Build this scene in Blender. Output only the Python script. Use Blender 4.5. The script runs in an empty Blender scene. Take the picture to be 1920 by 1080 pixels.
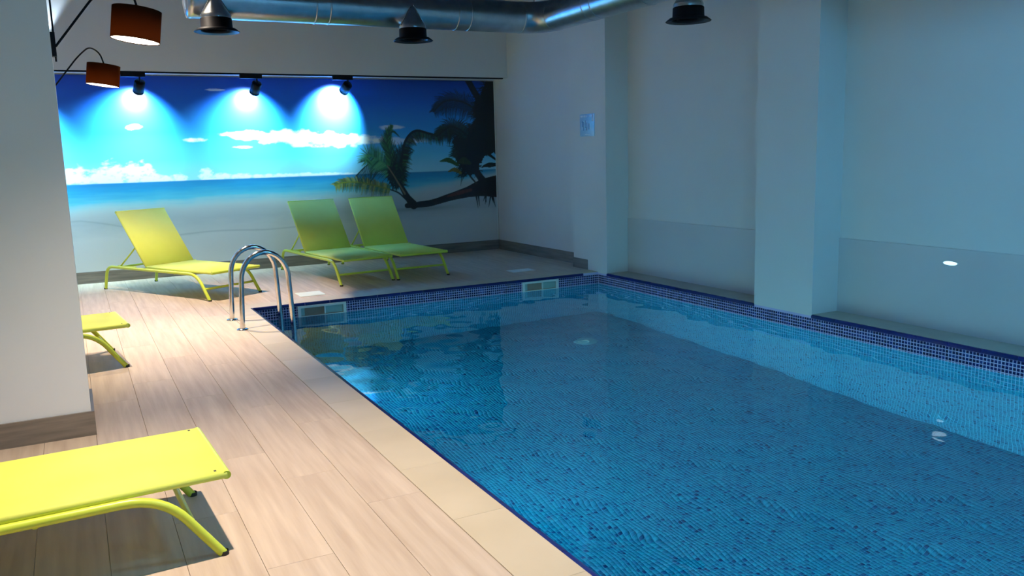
import bpy, math, random
import numpy as np
from mathutils import Vector, Matrix

random.seed(7)
C = bpy.context.scene.collection
PI = math.pi

# ------------------------------------------------------------------ camera
cam_d = bpy.data.cameras.new('camera'); cam = bpy.data.objects.new('camera', cam_d); C.objects.link(cam)
cam_d.sensor_width = 36.0; cam_d.lens = 1577.65 / 1920 * 36; cam_d.clip_start = 0.05
right = Vector((0.8856939, -0.4634842, -0.02699466)); down = Vector((-0.09725943, -0.12837512, -0.986945)); fwd = Vector((0.45396798, 0.87675665, -0.15877927))
m = Matrix((right, -down, -fwd)).transposed().to_4x4(); m.translation = (0, 0, 1.4)
cam.matrix_world = m
bpy.context.scene.camera = cam

# ------------------------------------------------------------------ world and exposure
W = bpy.data.worlds.new('world'); bpy.context.scene.world = W; W.use_nodes = True
W.node_tree.nodes['Background'].inputs[0].default_value = (0.05, 0.08, 0.12, 1)
W.node_tree.nodes['Background'].inputs[1].default_value = 0.1
vs = bpy.context.scene.view_settings
vs.view_transform = 'Standard'; vs.look = 'None'; vs.gamma = 1.0; vs.use_curve_mapping = False; vs.exposure = 0.0
cy = bpy.context.scene.cycles
cy.use_denoising = True; cy.max_bounces = 14; cy.transmission_bounces = 10; cy.diffuse_bounces = 6; cy.glossy_bounces = 6
cy.sample_clamp_indirect = 6.0; cy.caustics_reflective = True; cy.caustics_refractive = True; cy.blur_glossy = 0.6

# light levels (watts) gathered here for tuning
SPOT_W = 400; SPOT_COL = (0.48, 0.84, 1.0)
DOWN_W = 900; DOWN_COL = (1.0, 0.84, 0.67)
POOL_W = 46; POOL_COL = (0.36, 0.90, 0.95)
FILL_E = 29.0; FILL_COL = (0.13, 0.54, 1.0)
BULB_W = 4.0; BULB_COL = (1.0, 0.62, 0.30); SHADE_E = 9.0

# ------------------------------------------------------------------ helpers
def lin(r, g, b):
    f = lambda v: (v / 255 / 12.92) if v / 255 <= 0.04045 else ((v / 255 + 0.055) / 1.055) ** 2.4
    return (f(r), f(g), f(b), 1.0)

class MB:
    def __init__(s): s.v = []; s.f = []; s.sm = []
    def face(s, idx, smooth=False): s.f.append(idx); s.sm.append(smooth)
    def box(s, a, b, bev=0.0):
        x0, y0, z0 = a; x1, y1, z1 = b
        if bev <= 0:
            n = len(s.v)
            s.v += [(x0, y0, z0), (x1, y0, z0), (x1, y1, z0), (x0, y1, z0), (x0, y0, z1), (x1, y0, z1), (x1, y1, z1), (x0, y1, z1)]
            for q in ((0, 3, 2, 1), (4, 5, 6, 7), (0, 1, 5, 4), (1, 2, 6, 5), (2, 3, 7, 6), (3, 0, 4, 7)): s.face([n + k for k in q])
        else:   # chamfered top edge, open to 4 sides
            n = len(s.v); e = bev
            s.v += [(x0, y0, z0), (x1, y0, z0), (x1, y1, z0), (x0, y1, z0), (x0, y0, z1 - e), (x1, y0, z1 - e), (x1, y1, z1 - e), (x0, y1, z1 - e),
                    (x0 + e, y0 + e, z1), (x1 - e, y0 + e, z1), (x1 - e, y1 - e, z1), (x0 + e, y1 - e, z1)]
            for q in ((0, 3, 2, 1), (8, 9, 10, 11), (0, 1, 5, 4), (1, 2, 6, 5), (2, 3, 7, 6), (3, 0, 4, 7), (4, 5, 9, 8), (5, 6, 10, 9), (6, 7, 11, 10), (7, 4, 8, 11)): s.face([n + k for k in q])
        return s
    def tube(s, pts, r, seg=12, cap=True):
        pts = [Vector(p) for p in pts]; n0 = len(s.v); N = len(pts)
        rr = r if isinstance(r, (list, tuple)) else [r] * N
        t = (pts[1] - pts[0]).normalized(); up = Vector((0, 0, 1)) if abs(t.z) < .9 else Vector((1, 0, 0))
        a = t.cross(up).normalized()
        for i, p in enumerate(pts):
            t = ((pts[min(i + 1, N - 1)] - pts[i]).normalized() + (pts[i] - pts[max(i - 1, 0)]).normalized()).normalized()
            a = (a - t * a.dot(t)).normalized(); b = t.cross(a)
            for k in range(seg):
                w = 2 * PI * k / seg; s.v.append(tuple(p + (a * math.cos(w) + b * math.sin(w)) * rr[i]))
        for i in range(N - 1):
            for k in range(seg):
                k2 = (k + 1) % seg; s.face([n0 + i * seg + k, n0 + i * seg + k2, n0 + (i + 1) * seg + k2, n0 + (i + 1) * seg + k], True)
        if cap:
            c0 = len(s.v); s.v += s.v[n0:n0 + seg] + s.v[n0 + (N - 1) * seg:n0 + N * seg]   # caps keep their own corners
            s.face([c0 + k for k in range(seg)][::-1]); s.face([c0 + seg + k for k in range(seg)])
        return s
    def lathe(s, prof, c=(0, 0, 0), seg=32, M=None):
        n0 = len(s.v)
        for r, z in prof:
            for k in range(seg):
                w = 2 * PI * k / seg; p = Vector((r * math.cos(w), r * math.sin(w), z))
                if M is not None: p = M @ p
                s.v.append(tuple(p + Vector(c)))
        for i in range(len(prof) - 1):
            for k in range(seg):
                k2 = (k + 1) % seg; s.face([n0 + i * seg + k, n0 + i * seg + k2, n0 + (i + 1) * seg + k2, n0 + (i + 1) * seg + k], True)
        return s
    def extrude(s, prof, f0, f1, smooth=False):
        n = len(prof); n0 = len(s.v)
        s.v += [tuple(f0(p)) for p in prof] + [tuple(f1(p)) for p in prof]
        for k in range(n):
            k2 = (k + 1) % n; s.face([n0 + k, n0 + k2, n0 + n + k2, n0 + n + k], smooth)
        s.face([n0 + k for k in range(n)][::-1]); s.face([n0 + n + k for k in range(n)])
        return s
    def mesh(s, name, mat):
        me = bpy.data.meshes.new(name); me.from_pydata(s.v, [], s.f)
        me.polygons.foreach_set('use_smooth', s.sm)
        if mat: me.materials.append(mat)
        me.update(); return me
    def build(s, name, mat, parent=None):
        o = bpy.data.objects.new(name, s.mesh(name, mat)); C.objects.link(o)
        if parent: o.parent = parent
        return o

def tag(o, label, cat, group=None, kind=None):
    o['label'] = label; o['category'] = cat
    if group: o['group'] = group
    if kind: o['kind'] = kind
    return o
def empty(name, loc=(0, 0, 0), rz=0.0):
    o = bpy.data.objects.new(name, None); C.objects.link(o); o.location = loc; o.rotation_euler = (0, 0, rz); o.empty_display_size = .1
    return o
def copy_tree(o, parent=None):
    c = o.copy(); C.objects.link(c); c.parent = parent
    if o.type == 'LIGHT': c.data = o.data
    for ch in list(o.children): copy_tree(ch, c)
    return c
def fillet(pts, rad, n=7):
    """polyline with rounded corners"""
    P = [Vector(p) for p in pts]; out = [P[0]]
    for i in range(1, len(P) - 1):
        r = rad[i - 1] if isinstance(rad, (list, tuple)) else rad
        a = (P[i - 1] - P[i]); b = (P[i + 1] - P[i]); r1 = min(r, a.length * .49, b.length * .49)
        a = P[i] + a.normalized() * r1; b = P[i] + b.normalized() * r1
        for k in range(n + 1):
            t = k / n; out.append(a * (1 - t) ** 2 + P[i] * 2 * t * (1 - t) + b * t * t)
    out.append(P[-1]); return out
def light(kind, name, loc, power, col, parent=None, **kw):
    d = bpy.data.lights.new(name, kind); d.energy = power; d.color = col
    for k, v in kw.items(): setattr(d, k, v)
    o = bpy.data.objects.new(name, d); C.objects.link(o); o.location = loc
    if parent: o.parent = parent
    return o
def aim(o, d):
    o.rotation_euler = Vector(d).to_track_quat('-Z', 'Y').to_euler()

# ------------------------------------------------------------------ materials
def mat(name, col=(.8, .8, .8, 1), rough=.5, metal=0.0, **kw):
    M = bpy.data.materials.new(name); M.use_nodes = True
    b = M.node_tree.nodes['Principled BSDF']; b.inputs['Base Color'].default_value = col
    b.inputs['Roughness'].default_value = rough; b.inputs['Metallic'].default_value = metal
    for k, v in kw.items(): b.inputs[k].default_value = v
    return M
def nodes(M): return M.node_tree.nodes, M.node_tree.links, M.node_tree.nodes['Principled BSDF']
def noise_tint(M, c1, c2, scale=3.0, detail=4, bump=0.0, bscale=60, stretch=(1, 1, 1), obj_random=0.0, coord='Object'):
    """colour varied by noise, optional fine bump, optional tone per object"""
    n, l, b = nodes(M)
    tc = n.new('ShaderNodeTexCoord'); mp = n.new('ShaderNodeMapping'); mp.inputs['Scale'].default_value = stretch
    if coord == 'World':
        g = n.new('ShaderNodeNewGeometry'); l.new(g.outputs['Position'], mp.inputs['Vector'])
    else: l.new(tc.outputs['Object'], mp.inputs['Vector'])
    tex = n.new('ShaderNodeTexNoise'); tex.inputs['Scale'].default_value = scale; tex.inputs['Detail'].default_value = detail
    tex.noise_dimensions = '4D'
    if obj_random:
        oi = n.new('ShaderNodeObjectInfo'); mu = n.new('ShaderNodeMath'); mu.operation = 'MULTIPLY'; mu.inputs[1].default_value = 50
        l.new(oi.outputs['Random'], mu.inputs[0]); l.new(mu.outputs[0], tex.inputs['W'])
    l.new(mp.outputs[0], tex.inputs['Vector'])
    r = n.new('ShaderNodeValToRGB'); r.color_ramp.elements[0].color = c1; r.color_ramp.elements[1].color = c2
    r.color_ramp.elements[0].position = .3; r.color_ramp.elements[1].position = .7
    l.new(tex.outputs['Fac'], r.inputs[0]); out = r.outputs[0]
    if obj_random:
        hv = n.new('ShaderNodeHueSaturation'); mr = n.new('ShaderNodeMapRange')
        mr.inputs['To Min'].default_value = 1 - obj_random; mr.inputs['To Max'].default_value = 1 + obj_random
        l.new(oi.outputs['Random'], mr.inputs['Value']); l.new(mr.outputs[0], hv.inputs['Value']); l.new(out, hv.inputs['Color']); out = hv.outputs[0]
    l.new(out, b.inputs['Base Color'])
    if bump:
        t2 = n.new('ShaderNodeTexNoise'); t2.inputs['Scale'].default_value = bscale; t2.inputs['Detail'].default_value = 3
        l.new(mp.outputs[0], t2.inputs['Vector'])
        bp = n.new('ShaderNodeBump'); bp.inputs['Strength'].default_value = bump; bp.inputs['Distance'].default_value = .002
        l.new(t2.outputs['Fac'], bp.inputs['Height']); l.new(bp.outputs[0], b.inputs['Normal'])
    return M
def emit(name, col, strength):
    M = mat(name, (*col, 1), .5); n, l, b = nodes(M)
    b.inputs['Emission Color'].default_value = (*col, 1); b.inputs['Emission Strength'].default_value = strength
    return M

wall_paint = noise_tint(mat('wall_paint', rough=.75), lin(222, 221, 218), lin(228, 227, 224), 1.2, bump=.12, bscale=90, coord='World')
dado_paint = noise_tint(mat('dado_paint', rough=.32), lin(200, 198, 200), lin(208, 206, 207), 1.0, coord='World')
ceiling_paint = noise_tint(mat('ceiling_paint', rough=.9), lin(66, 69, 74), lin(76, 79, 84), 1.0, coord='World')
plank_mat = noise_tint(mat('plank_porcelain', rough=.58), lin(180, 156, 134), lin(204, 182, 160), 5.0, 6, bump=.2, bscale=22, stretch=(5.5, .35, 1), obj_random=.045)
base_mat = noise_tint(mat('baseboard_porcelain', rough=.45), lin(104, 94, 84), lin(140, 127, 113), 6.0, 6, stretch=(.5, .5, 7))
base_mat_x = base_mat
coping_mat = noise_tint(mat('coping_stone', rough=.5), lin(186, 168, 140), lin(198, 180, 153), 2.5, 5, bump=.1, bscale=80, obj_random=.03)
grout_mat = noise_tint(mat('deck_grout', rough=.9), lin(160, 141, 124), lin(172, 152, 134), 8)
ledge_mat = noise_tint(mat('ledge_screed', rough=.7), lin(170, 160, 146), lin(186, 176, 162), 3)
navy_glaze = noise_tint(mat('navy_glaze', rough=.15), lin(20, 24, 82), lin(28, 34, 104), 3, obj_random=.2)
pool_grout = noise_tint(mat('pool_grout', rough=.8), lin(34, 134, 176), lin(44, 146, 186), 4, coord='World')
band_grout = noise_tint(mat('band_grout', rough=.8), lin(196, 190, 226), lin(208, 202, 236), 4, coord='World')
steel = noise_tint(mat('brushed_steel', (.72, .72, .72, 1), .14, 1.0), (.62, .62, .63, 1), (.74, .74, .74, 1), 30)
galv = noise_tint(mat('galvanised_steel', (.6, .62, .64, 1), .30, 1.0), (.46, .49, .51, 1), (.60, .62, .64, 1), 9)
black = noise_tint(mat('black_metal', rough=.5, **{'Specular IOR Level': .15}), (.004, .004, .006, 1), (.007, .007, .010, 1), 12)
lime_frame = noise_tint(mat('lime_lacquer', rough=.35), lin(200, 212, 62), lin(208, 220, 74), 6)
lime_fabric = noise_tint(mat('lime_mesh_fabric', rough=.7), lin(216, 220, 88), lin(224, 228, 100), 3, bump=.35, bscale=420)
rubber = noise_tint(mat('dark_rubber', rough=.7), (.02, .02, .02, 1), (.035, .035, .035, 1), 20)
white_plastic = noise_tint(mat('white_plastic', rough=.35), lin(232, 238, 232), lin(240, 244, 238), 5)
teal_plastic = noise_tint(mat('teal_plastic', rough=.35), lin(30, 74, 84), lin(44, 92, 100), 5)
flap_plastic = noise_tint(mat('flap_plastic', rough=.3), lin(150, 182, 176), lin(166, 196, 188), 5)

def mosaic(name, pal, pitch, rough=.12):
    """glazed mosaic: one random tone per tile cell"""
    M = mat(name, rough=rough); n, l, b = nodes(M)
    g = n.new('ShaderNodeNewGeometry'); ad = n.new('ShaderNodeVectorMath'); ad.operation = 'ADD'; ad.inputs[1].default_value = (-1.42 + pitch * 400, -8.18 + pitch * 800, .0301 + pitch * 200)
    sc = n.new('ShaderNodeVectorMath'); sc.operation = 'SCALE'; sc.inputs['Scale'].default_value = 1 / pitch
    fl = n.new('ShaderNodeVectorMath'); fl.operation = 'FLOOR'
    wn = n.new('ShaderNodeTexWhiteNoise'); wn.noise_dimensions = '3D'
    l.new(g.outputs['Position'], ad.inputs[0]); l.new(ad.outputs[0], sc.inputs[0]); l.new(sc.outputs[0], fl.inputs[0]); l.new(fl.outputs[0], wn.inputs['Vector'])
    r = n.new('ShaderNodeValToRGB'); r.color_ramp.interpolation = 'CONSTANT'
    while len(r.color_ramp.elements) < len(pal): r.color_ramp.elements.new(.5)
    for e, (p, c) in zip(r.color_ramp.elements, pal): e.position = p; e.color = c
    l.new(wn.outputs['Value'], r.inputs[0]); l.new(r.outputs[0], b.inputs['Base Color'])
    return M
PITCH = .0255
pool_mosaic = mosaic('pool_mosaic', [(0, lin(8, 106, 142)), (.30, lin(12, 116, 150)), (.55, lin(6, 98, 136)), (.75, lin(4, 86, 126)), (.92, lin(4, 62, 108)), (.975, lin(4, 38, 88))], PITCH)
band_mosaic = mosaic('band_mosaic', [(0, lin(14, 18, 84)), (.4, lin(10, 14, 70)), (.7, lin(20, 30, 104)), (.9, lin(32, 54, 124))], PITCH, .1)

# ------------------------------------------------------------------ layout (metres; x along back wall, y into the room, z up)
XL, XP, XD, XR = -2.1, 5.376, 5.555, 5.68      # left wall, pillar faces, deck side wall, recessed wall
YF, YB, YBH, YK = -3.0, 11.125, 10.7, 8.18     # wall behind, back wall, bulkhead face, far pool edge
PX0, PX1, PY0, PY1 = 1.42, XP, -1.8, YK        # pool
ZW, ZP, ZC = -.137, -1.72, 3.6                 # water, pool floor, ceiling

# ------------------------------------------------------------------ room shell
b = MB().box((XL - .2, YB, -.3), (6.2, YB + .2, ZC + .1)); wall_back = b.build('wall_back', wall_paint); tag(wall_back, 'white back wall behind the beach mural', 'wall', kind='structure')
b = MB().box((XL, YBH, 2.432), (XD, YB, ZC)); o = b.build('bulkhead', wall_paint); tag(o, 'white bulkhead wall stepping out above the mural', 'wall', kind='structure')
b = MB().box((XL - .2, YF, -.3), (XL, YB, ZC + .1)); wl = b.build('wall_left', wall_paint); tag(wl, 'plain white side wall behind the white piers', 'wall', kind='structure')
b = MB().box((XL - .2, YF - .2, -.3), (6.2, YF, ZC + .1)); o = b.build('wall_front', wall_paint); tag(o, 'plain white end wall opposite the beach mural', 'wall', kind='structure')
b = MB().box((XL - .2, YF - .2, ZC), (6.2, YB + .2, ZC + .15)); o = b.build('ceiling', ceiling_paint); tag(o, 'dim grey painted ceiling over the pool hall', 'ceiling', kind='structure')
wr = empty('wall_right'); tag(wr, 'white pool side wall with recessed bays and a glossy lower band', 'wall', kind='structure')
MB().box((XD, 8.70, -.3), (6.0, YB, ZC)).build('deck_wall', wall_paint, wr)
MB().box((XR, YF, .62), (6.0, 8.75, ZC)).build('bay_wall', wall_paint, wr)
for y0, y1 in ((YF, 1.95), (2.57, 4.965), (5.635, 8.0)):
    MB().box((XR - .010, y0, 0), (6.0, y1, .62)).build('lower_panel', dado_paint, wr)
for i, (y0, y1) in enumerate(((8.0, 8.715), (4.965, 5.635), (1.95, 2.57))):
    p = MB().box((XP, y0, -.012), (6.0, y1, ZC)).build('pillar', wall_paint)
    tag(p, ('white square pillar at the far pool corner carrying the small notice', 'wide white pillar between the two recessed bays beside the pool', 'white pillar beside the pool nearest the end wall')[i], 'pillar', kind='structure')
# left piers
for i, (y0, y1) in enumerate(((4.79, 5.28), (7.45, 7.94))):
    xr = -.014 - .03 * i
    p = MB().box((XL, y0, -.05), (xr, y1, ZC)).build('pillar', wall_paint)
    tag(p, ('broad white pier in front with wood look skirting', 'white pier hidden behind the front pier, carrying the far lamp')[i], 'pillar', kind='structure')
    MB().box((XL, y0 - .015, 0), (xr + .015, y0, .128)).build('baseboard', base_mat, p)
    MB().box((xr, y0, 0), (xr + .015, y1, .128)).build('baseboard', base_mat, p)
bb = MB().box((XL, YB - .034, 0), (XD, YB, .137)).build('baseboard_back', base_mat); tag(bb, 'grey brown skirting below the beach mural', 'skirting', kind='structure')
bb = MB().box((XD - .016, 8.715, 0), (XD, YB - .034, .138)); bb.box((XP - .003, 8.40, 0), (XP, 8.73, .12)); bb.box((XP - .003, 8.715, 0), (XD - .016, 8.73, .12))
bb = bb.build('baseboard_right', base_mat); tag(bb, 'grey brown skirting along the far side wall and pillar', 'skirting', kind='structure')

# ------------------------------------------------------------------ deck: slab with planks, coping and ledges
b = MB().box((XL, YF, -.25), (1.405, YB, -.012)); b.box((1.405, PY1 + .015, -.25), (XD, YB, -.012)); b.box((1.405, YF, -.25), (XP, PY0 - .015, -.012))
floor = b.build('floor', grout_mat); tag(floor, 'pool deck of beige wood look planks with a stone coping', 'floor', kind='structure')
PW, PL, G, TH = .2385, 1.20, .0013, .012
mesh_cache = {}
def plank(x0, x1, y0, y1, material=plank_mat, name='plank', z=0.0, bev=.0007, parent=None):
    key = (round(x1 - x0, 4), round(y1 - y0, 4), material.name)
    if key not in mesh_cache:
        dx, dy = key[0] / 2, key[1] / 2
        mesh_cache[key] = MB().box((-dx, -dy, -TH), (dx, dy, 0), bev).mesh(name, material)
    o = bpy.data.objects.new(name, mesh_cache[key]); C.objects.link(o); o.parent = parent or floor
    o.location = ((x0 + x1) / 2, (y0 + y1) / 2, z); return o
def row(x0, x1, ya, yb, off):
    y = ya - off
    while y < yb - .01:
        a, c = max(y, ya), min(y + PL, yb)
        if c - a > .03: plank(x0 + G / 2, x1 - G / 2, a + G / 2, c - G / 2)
        y += PL
CX0 = 1.19
offs = [.62, .18, .98, .42, .80, .05]
x = CX0; k = 0
while x > XL + .02:
    row(max(x - PW, XL), x, -2.2, YB - .035, offs[k % 6] + .0); x -= PW; k += 1
x = CX0; k = 2
while x < XD - .03:
    row(x, min(x + PW, XD - .017), 8.41, YB - .035, offs[k % 6]); x += PW; k += 1
# coping
y = -1.95
while y < 8.18:
    plank(CX0 + G, PX0 - .003, y + G / 2, min(y + .6, 8.18) - G / 2, coping_mat, 'coping_tile', .001); y += .6
x = CX0
while x < XP - .05:
    plank(x + G / 2, min(x + .6, XP - .004) - G / 2, YK + .003, 8.41 - G, coping_mat, 'coping_tile', .001); x += .6
# ledges in the bays
for y0, y1 in ((PY0, 1.95), (2.57, 4.965), (5.635, 8.0)):
    MB().box((XP + .012, y0, -.2), (XR - .01, y1, 0)).build('ledge', ledge_mat, floor)

# ------------------------------------------------------------------ pool basin
pool = empty('pool_basin', (0, 0, 0)); tag(pool, 'rectangular swimming pool lined with blue mosaic and a navy band', 'pool', kind='structure')
SKX = ((1.87, 2.34), (4.37, 4.82)); SKZ = (-.150, -.036)
ZB = -.0301 - 5 * PITCH   # lower end of the navy band
NV = int(round((ZB - ZP) / PITCH))
ZP = ZB - NV * PITCH
MB().box((PX0 - .15, PY0 - .15, ZP - .2), (PX1 + .15, PY1 + .15, ZP - .002)).build('basin_bottom', pool_grout, pool)
TT = .004
def side(z0, z1, m_):
    MB().box((PX0 - .015, PY0, z0), (PX0 - TT * .4, PY1, z1)).build('basin_side', m_, pool)
    MB().box((PX1 + TT * .4, PY0, z0), (PX1 + .25, PY1 + .3, z1)).build('basin_side', m_, pool)
    MB().box((PX0 - .015, PY0 - .015, z0), (PX1 + .015, PY0 - TT * .4, z1)).build('basin_side', m_, pool)
    f = MB(); ya, yb = PY1 + TT * .4, PY1 + .016
    if z0 < SKZ[0] < z1 or z0 < SKZ[1] <= z1:
        xs = [PX0 - .015, SKX[0][0], SKX[0][1], SKX[1][0], SKX[1][1], PX1 + .015]
        for j in (0, 2, 4): f.box((xs[j], ya, z0), (xs[j + 1], yb, z1))
        for (xa, xb) in SKX:
            if z0 < SKZ[0]: f.box((xa, ya, z0), (xb, yb, SKZ[0]))
            if z1 > SKZ[1]: f.box((xa, ya, SKZ[1]), (xb, yb, z1))
    else: f.box((PX0 - .015, ya, z0), (PX1 + .015, yb, z1))
    f.build('basin_side', m_, pool)
side(ZB, -.004, band_grout); side(ZP, ZB, pool_grout)

def tiles(name, origin, u, v, n, nu, nv, material, skip=None, gap=.0028):
    """one mesh of many small raised tiles"""
    o = np.array(origin, float); u = np.array(u, float); v = np.array(v, float); n = np.array(n, float)
    I, J = np.meshgrid(np.arange(nu), np.arange(nv), indexing='ij'); I = I.ravel(); J = J.ravel()
    if skip is not None:
        P = o + np.outer((I + .5) * PITCH, u) + np.outer((J + .5) * PITCH, v); keep = ~skip(P); I, J = I[keep], J[keep]
    K = len(I); g = gap / 2; base = o + np.outer(I * PITCH, u) + np.outer(J * PITCH, v)
    def corner(a, c, h): return base + u * a + v * c + n * h
    lo, hi, e = g, PITCH - g, .0016
    V = np.stack([corner(lo, lo, 0 - .004), corner(hi, lo, 0 - .004), corner(hi, hi, 0 - .004), corner(lo, hi, 0 - .004),
                  corner(lo + e, lo + e, 0), corner(hi - e, lo + e, 0), corner(hi - e, hi - e, 0), corner(lo + e, hi - e, 0)], 1).reshape(-1, 3)
    q = np.array([[4, 5, 6, 7], [0, 1, 5, 4], [1, 2, 6, 5], [2, 3, 7, 6], [3, 0, 4, 7]])
    if np.dot(np.cross(u, v), n) < 0: q = q[:, ::-1]
    F = (np.arange(K)[:, None, None] * 8 + q[None]).reshape(-1)
    me = bpy.data.meshes.new(name); me.vertices.add(len(V)); me.vertices.foreach_set('co', V.ravel())
    me.loops.add(len(F)); me.loops.foreach_set('vertex_index', F.astype(np.int32)); me.polygons.add(K * 5)
    me.polygons.foreach_set('loop_start', np.arange(0, K * 20, 4, dtype=np.int32)); me.polygons.foreach_set('loop_total', np.full(K * 5, 4, np.int32))
    me.update(calc_edges=True); me.validate(); me.materials.append(material)
    ob = bpy.data.objects.new(name, me); C.objects.link(ob); ob.parent = pool; ob['kind'] = 'stuff'; return ob
NX = int((PX1 - PX0) / PITCH); NY = int((PY1 - .3) / PITCH)
def skip_sk(P): return ((((P[:, 0] > SKX[0][0]) & (P[:, 0] < SKX[0][1])) | ((P[:, 0] > SKX[1][0]) & (P[:, 0] < SKX[1][1]))) & (P[:, 2] > SKZ[0]) & (P[:, 2] < SKZ[1]))
tiles('mosaic_tiles', (PX0, PY1, ZP + .002), (1, 0, 0), (0, -1, 0), (0, 0, 1), NX, NY, pool_mosaic)
tiles('mosaic_tiles', (PX0, PY1, ZB), (1, 0, 0), (0, 0, -1), (0, -1, 0), NX, NV, pool_mosaic, skip_sk)
tiles('mosaic_tiles', (PX1, PY1, ZB), (0, -1, 0), (0, 0, -1), (-1, 0, 0), NY, NV, pool_mosaic)
tiles('mosaic_tiles', (PX0, PY1, ZB), (0, -1, 0), (0, 0, -1), (1, 0, 0), NY, NV, pool_mosaic)
tiles('band_tiles', (PX0, PY1, -.0301), (1, 0, 0), (0, 0, -1), (0, -1, 0), NX, 5, band_mosaic, skip_sk, .004)
tiles('band_tiles', (PX1, PY1, -.0301), (0, -1, 0), (0, 0, -1), (-1, 0, 0), NY, 5, band_mosaic, None, .004)
tiles('band_tiles', (PX0, PY1, -.0301), (0, -1, 0), (0, 0, -1), (1, 0, 0), NY, 5, band_mosaic, None, .004)

# navy edge tiles (rounded nosing), each its own piece
EL = .2485
prof = [(-.006, -.029), (.007, -.029), (.007, -.008), (.004, -.003), (0, 0), (-.006, 0)]     # left edge, x outwards into the pool
def edge_mesh(L, key):
    return MB().extrude(prof, lambda p: (p[0], -L / 2, p[1]), lambda p: (p[0], L / 2, p[1])).mesh('edge_tile', navy_glaze)
em = edge_mesh(EL - .004, 0)
def edge(x, y, rz, mesh=em, wide=1.0, dz=-.0005):
    o = bpy.data.objects.new('edge_tile', mesh); C.objects.link(o); o.parent = pool; o.location = (x, y, dz); o.rotation_euler = (0, 0, rz); o.scale = (wide, 1, 1)
y = 8.18 - EL / 2 - .04
while y > -1.6: edge(PX0, y, 0, wide=4.3, dz=-.004); y -= EL
x = PX0 + EL / 2 + .02
while x < XP - .1: edge(x, PY1 - .001, -PI / 2); x += EL
for y0, y1 in ((5.635, 8.0), (2.57, 4.965), (-1.8, 1.95)):
    y = y1 - EL / 2
    while y > y0 + EL / 2 - .02: edge(XP + .003, y, PI, wide=1.5); y -= EL
    r = y + EL / 2 - y0
    if r > .02: edge(XP + .003, y0 + r / 2, PI, edge_mesh(r, 1), 1.5)

# water
wm = bpy.data.materials.new('pool_water'); wm.use_nodes = True; n, l, bs = nodes(wm)
bs.inputs['Base Color'].default_value = (.80, .95, 1, 1); bs.inputs['Roughness'].default_value = 0.0; bs.inputs['IOR'].default_value = 1.333; bs.inputs['Transmission Weight'].default_value = 1.0
g = n.new('ShaderNodeNewGeometry'); mp = n.new('ShaderNodeMapping'); mp.inputs['Scale'].default_value = (1, .8, 1); l.new(g.outputs['Position'], mp.inputs[0])
t1 = n.new('ShaderNodeTexNoise'); t1.inputs['Scale'].default_value = 3.0; t1.inputs['Detail'].default_value = 1.0; t1.inputs['Roughness'].default_value = .45; l.new(mp.outputs[0], t1.inputs['Vector'])
bp = n.new('ShaderNodeBump'); bp.inputs['Strength'].default_value = .6; bp.inputs['Distance'].default_value = .015
l.new(t1.outputs['Fac'], bp.inputs['Height']); l.new(bp.outputs[0], bs.inputs['Normal'])
me = bpy.data.meshes.new('pool_water'); me.from_pydata([(PX0 - .001, PY0, ZW), (PX1 + .001, PY0, ZW), (PX1 + .001, PY1 + .001, ZW), (PX0 - .001, PY1 + .001, ZW)], [], [[0, 1, 2, 3]]); me.materials.append(wm)
water = bpy.data.objects.new('pool_water', me); C.objects.link(water); tag(water, 'clear still blue water filling the pool', 'water', kind='structure')

# unseen underwater lamps added in the deck side to light the pool
lens_mat = emit('added_pool_lamp_lens', (.75, .92, 1.0), 2.0)
for i, y in enumerate((.2, 2.3, 4.4, 6.4)):
    pl = empty('added_pool_lamp', (PX0, y, -.72)); tag(pl, ('added unseen underwater lamp in the pool side nearest the end wall', 'second added unseen underwater lamp from the end wall', 'third added unseen underwater lamp from the end wall', 'added unseen underwater lamp in the pool side nearest the ladder')[i], 'lamp', 'added underwater lamps')
    M = Matrix.Rotation(PI / 2, 3, 'Y')
    MB().lathe([(.10, 0), (.125, 0), (.125, .02), (.115, .03), (.10, .03), (.10, .005)], (.004, 0, 0), 24, M).build('bezel', steel, pl)
    MB().lathe([(.1, .008), (.08, .018), (.0005, .024)], (.004, 0, 0), 24, M).build('lens', lens_mat, pl)
    L = light('AREA', 'light', (.045, 0, 0), POOL_W, POOL_COL, pl, shape='DISK', size=.18, spread=math.radians(145)); aim(L, (1, 0, -.05))

# skimmers
for i, (xa, xb) in enumerate(SKX):
    s = empty('pool_skimmer', ((xa + xb) / 2, PY1, (SKZ[0] + SKZ[1]) / 2)); w = (xb - xa) / 2; h = (SKZ[1] - SKZ[0]) / 2
    tag(s, ('white framed skimmer opening in the navy band beside the ladder', 'white framed skimmer opening in the navy band near the far corner')[i], 'skimmer', 'skimmers')
    f = MB(); t = .022; f.box((-w - .008, -.014, h - t * .8), (w + .008, .004, h + .004)); f.box((-w - .008, -.014, -h - .006), (w + .008, .004, -h + t * .7))
    f.box((-w - .008, -.014, -h + t * .7), (-w + t, .004, h - t * .8)); f.box((w - t, -.014, -h + t * .7), (w + .008, .004, h - t * .8)); f.build('frame', white_plastic, s)
    f = MB(); f.box((-w, .13, -h), (w, .135, h)); f.box((-w, .004, -h), (-w + .004, .13, h)); f.box((w - .004, .004, -h), (w, .13, h)); f.box((-w, .004, h - .004), (w, .13, h)); f.box((-w, .004, -h), (w, .13, -h + .004)); f.build('throat', teal_plastic, s)
    MB().box((.035, .012, -h + .02), (w - t * .9, .018, h - .02)).build('flap', flap_plastic, s)
    MB().box((.022, -.006, -h + .02), (.034, .012, h - .02)).build('divider', white_plastic, s)
    MB().box((-w + t, .006, -h + .02), (-w + t + .04, .014, h - .02)).build('flap', flap_plastic, s)
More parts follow.
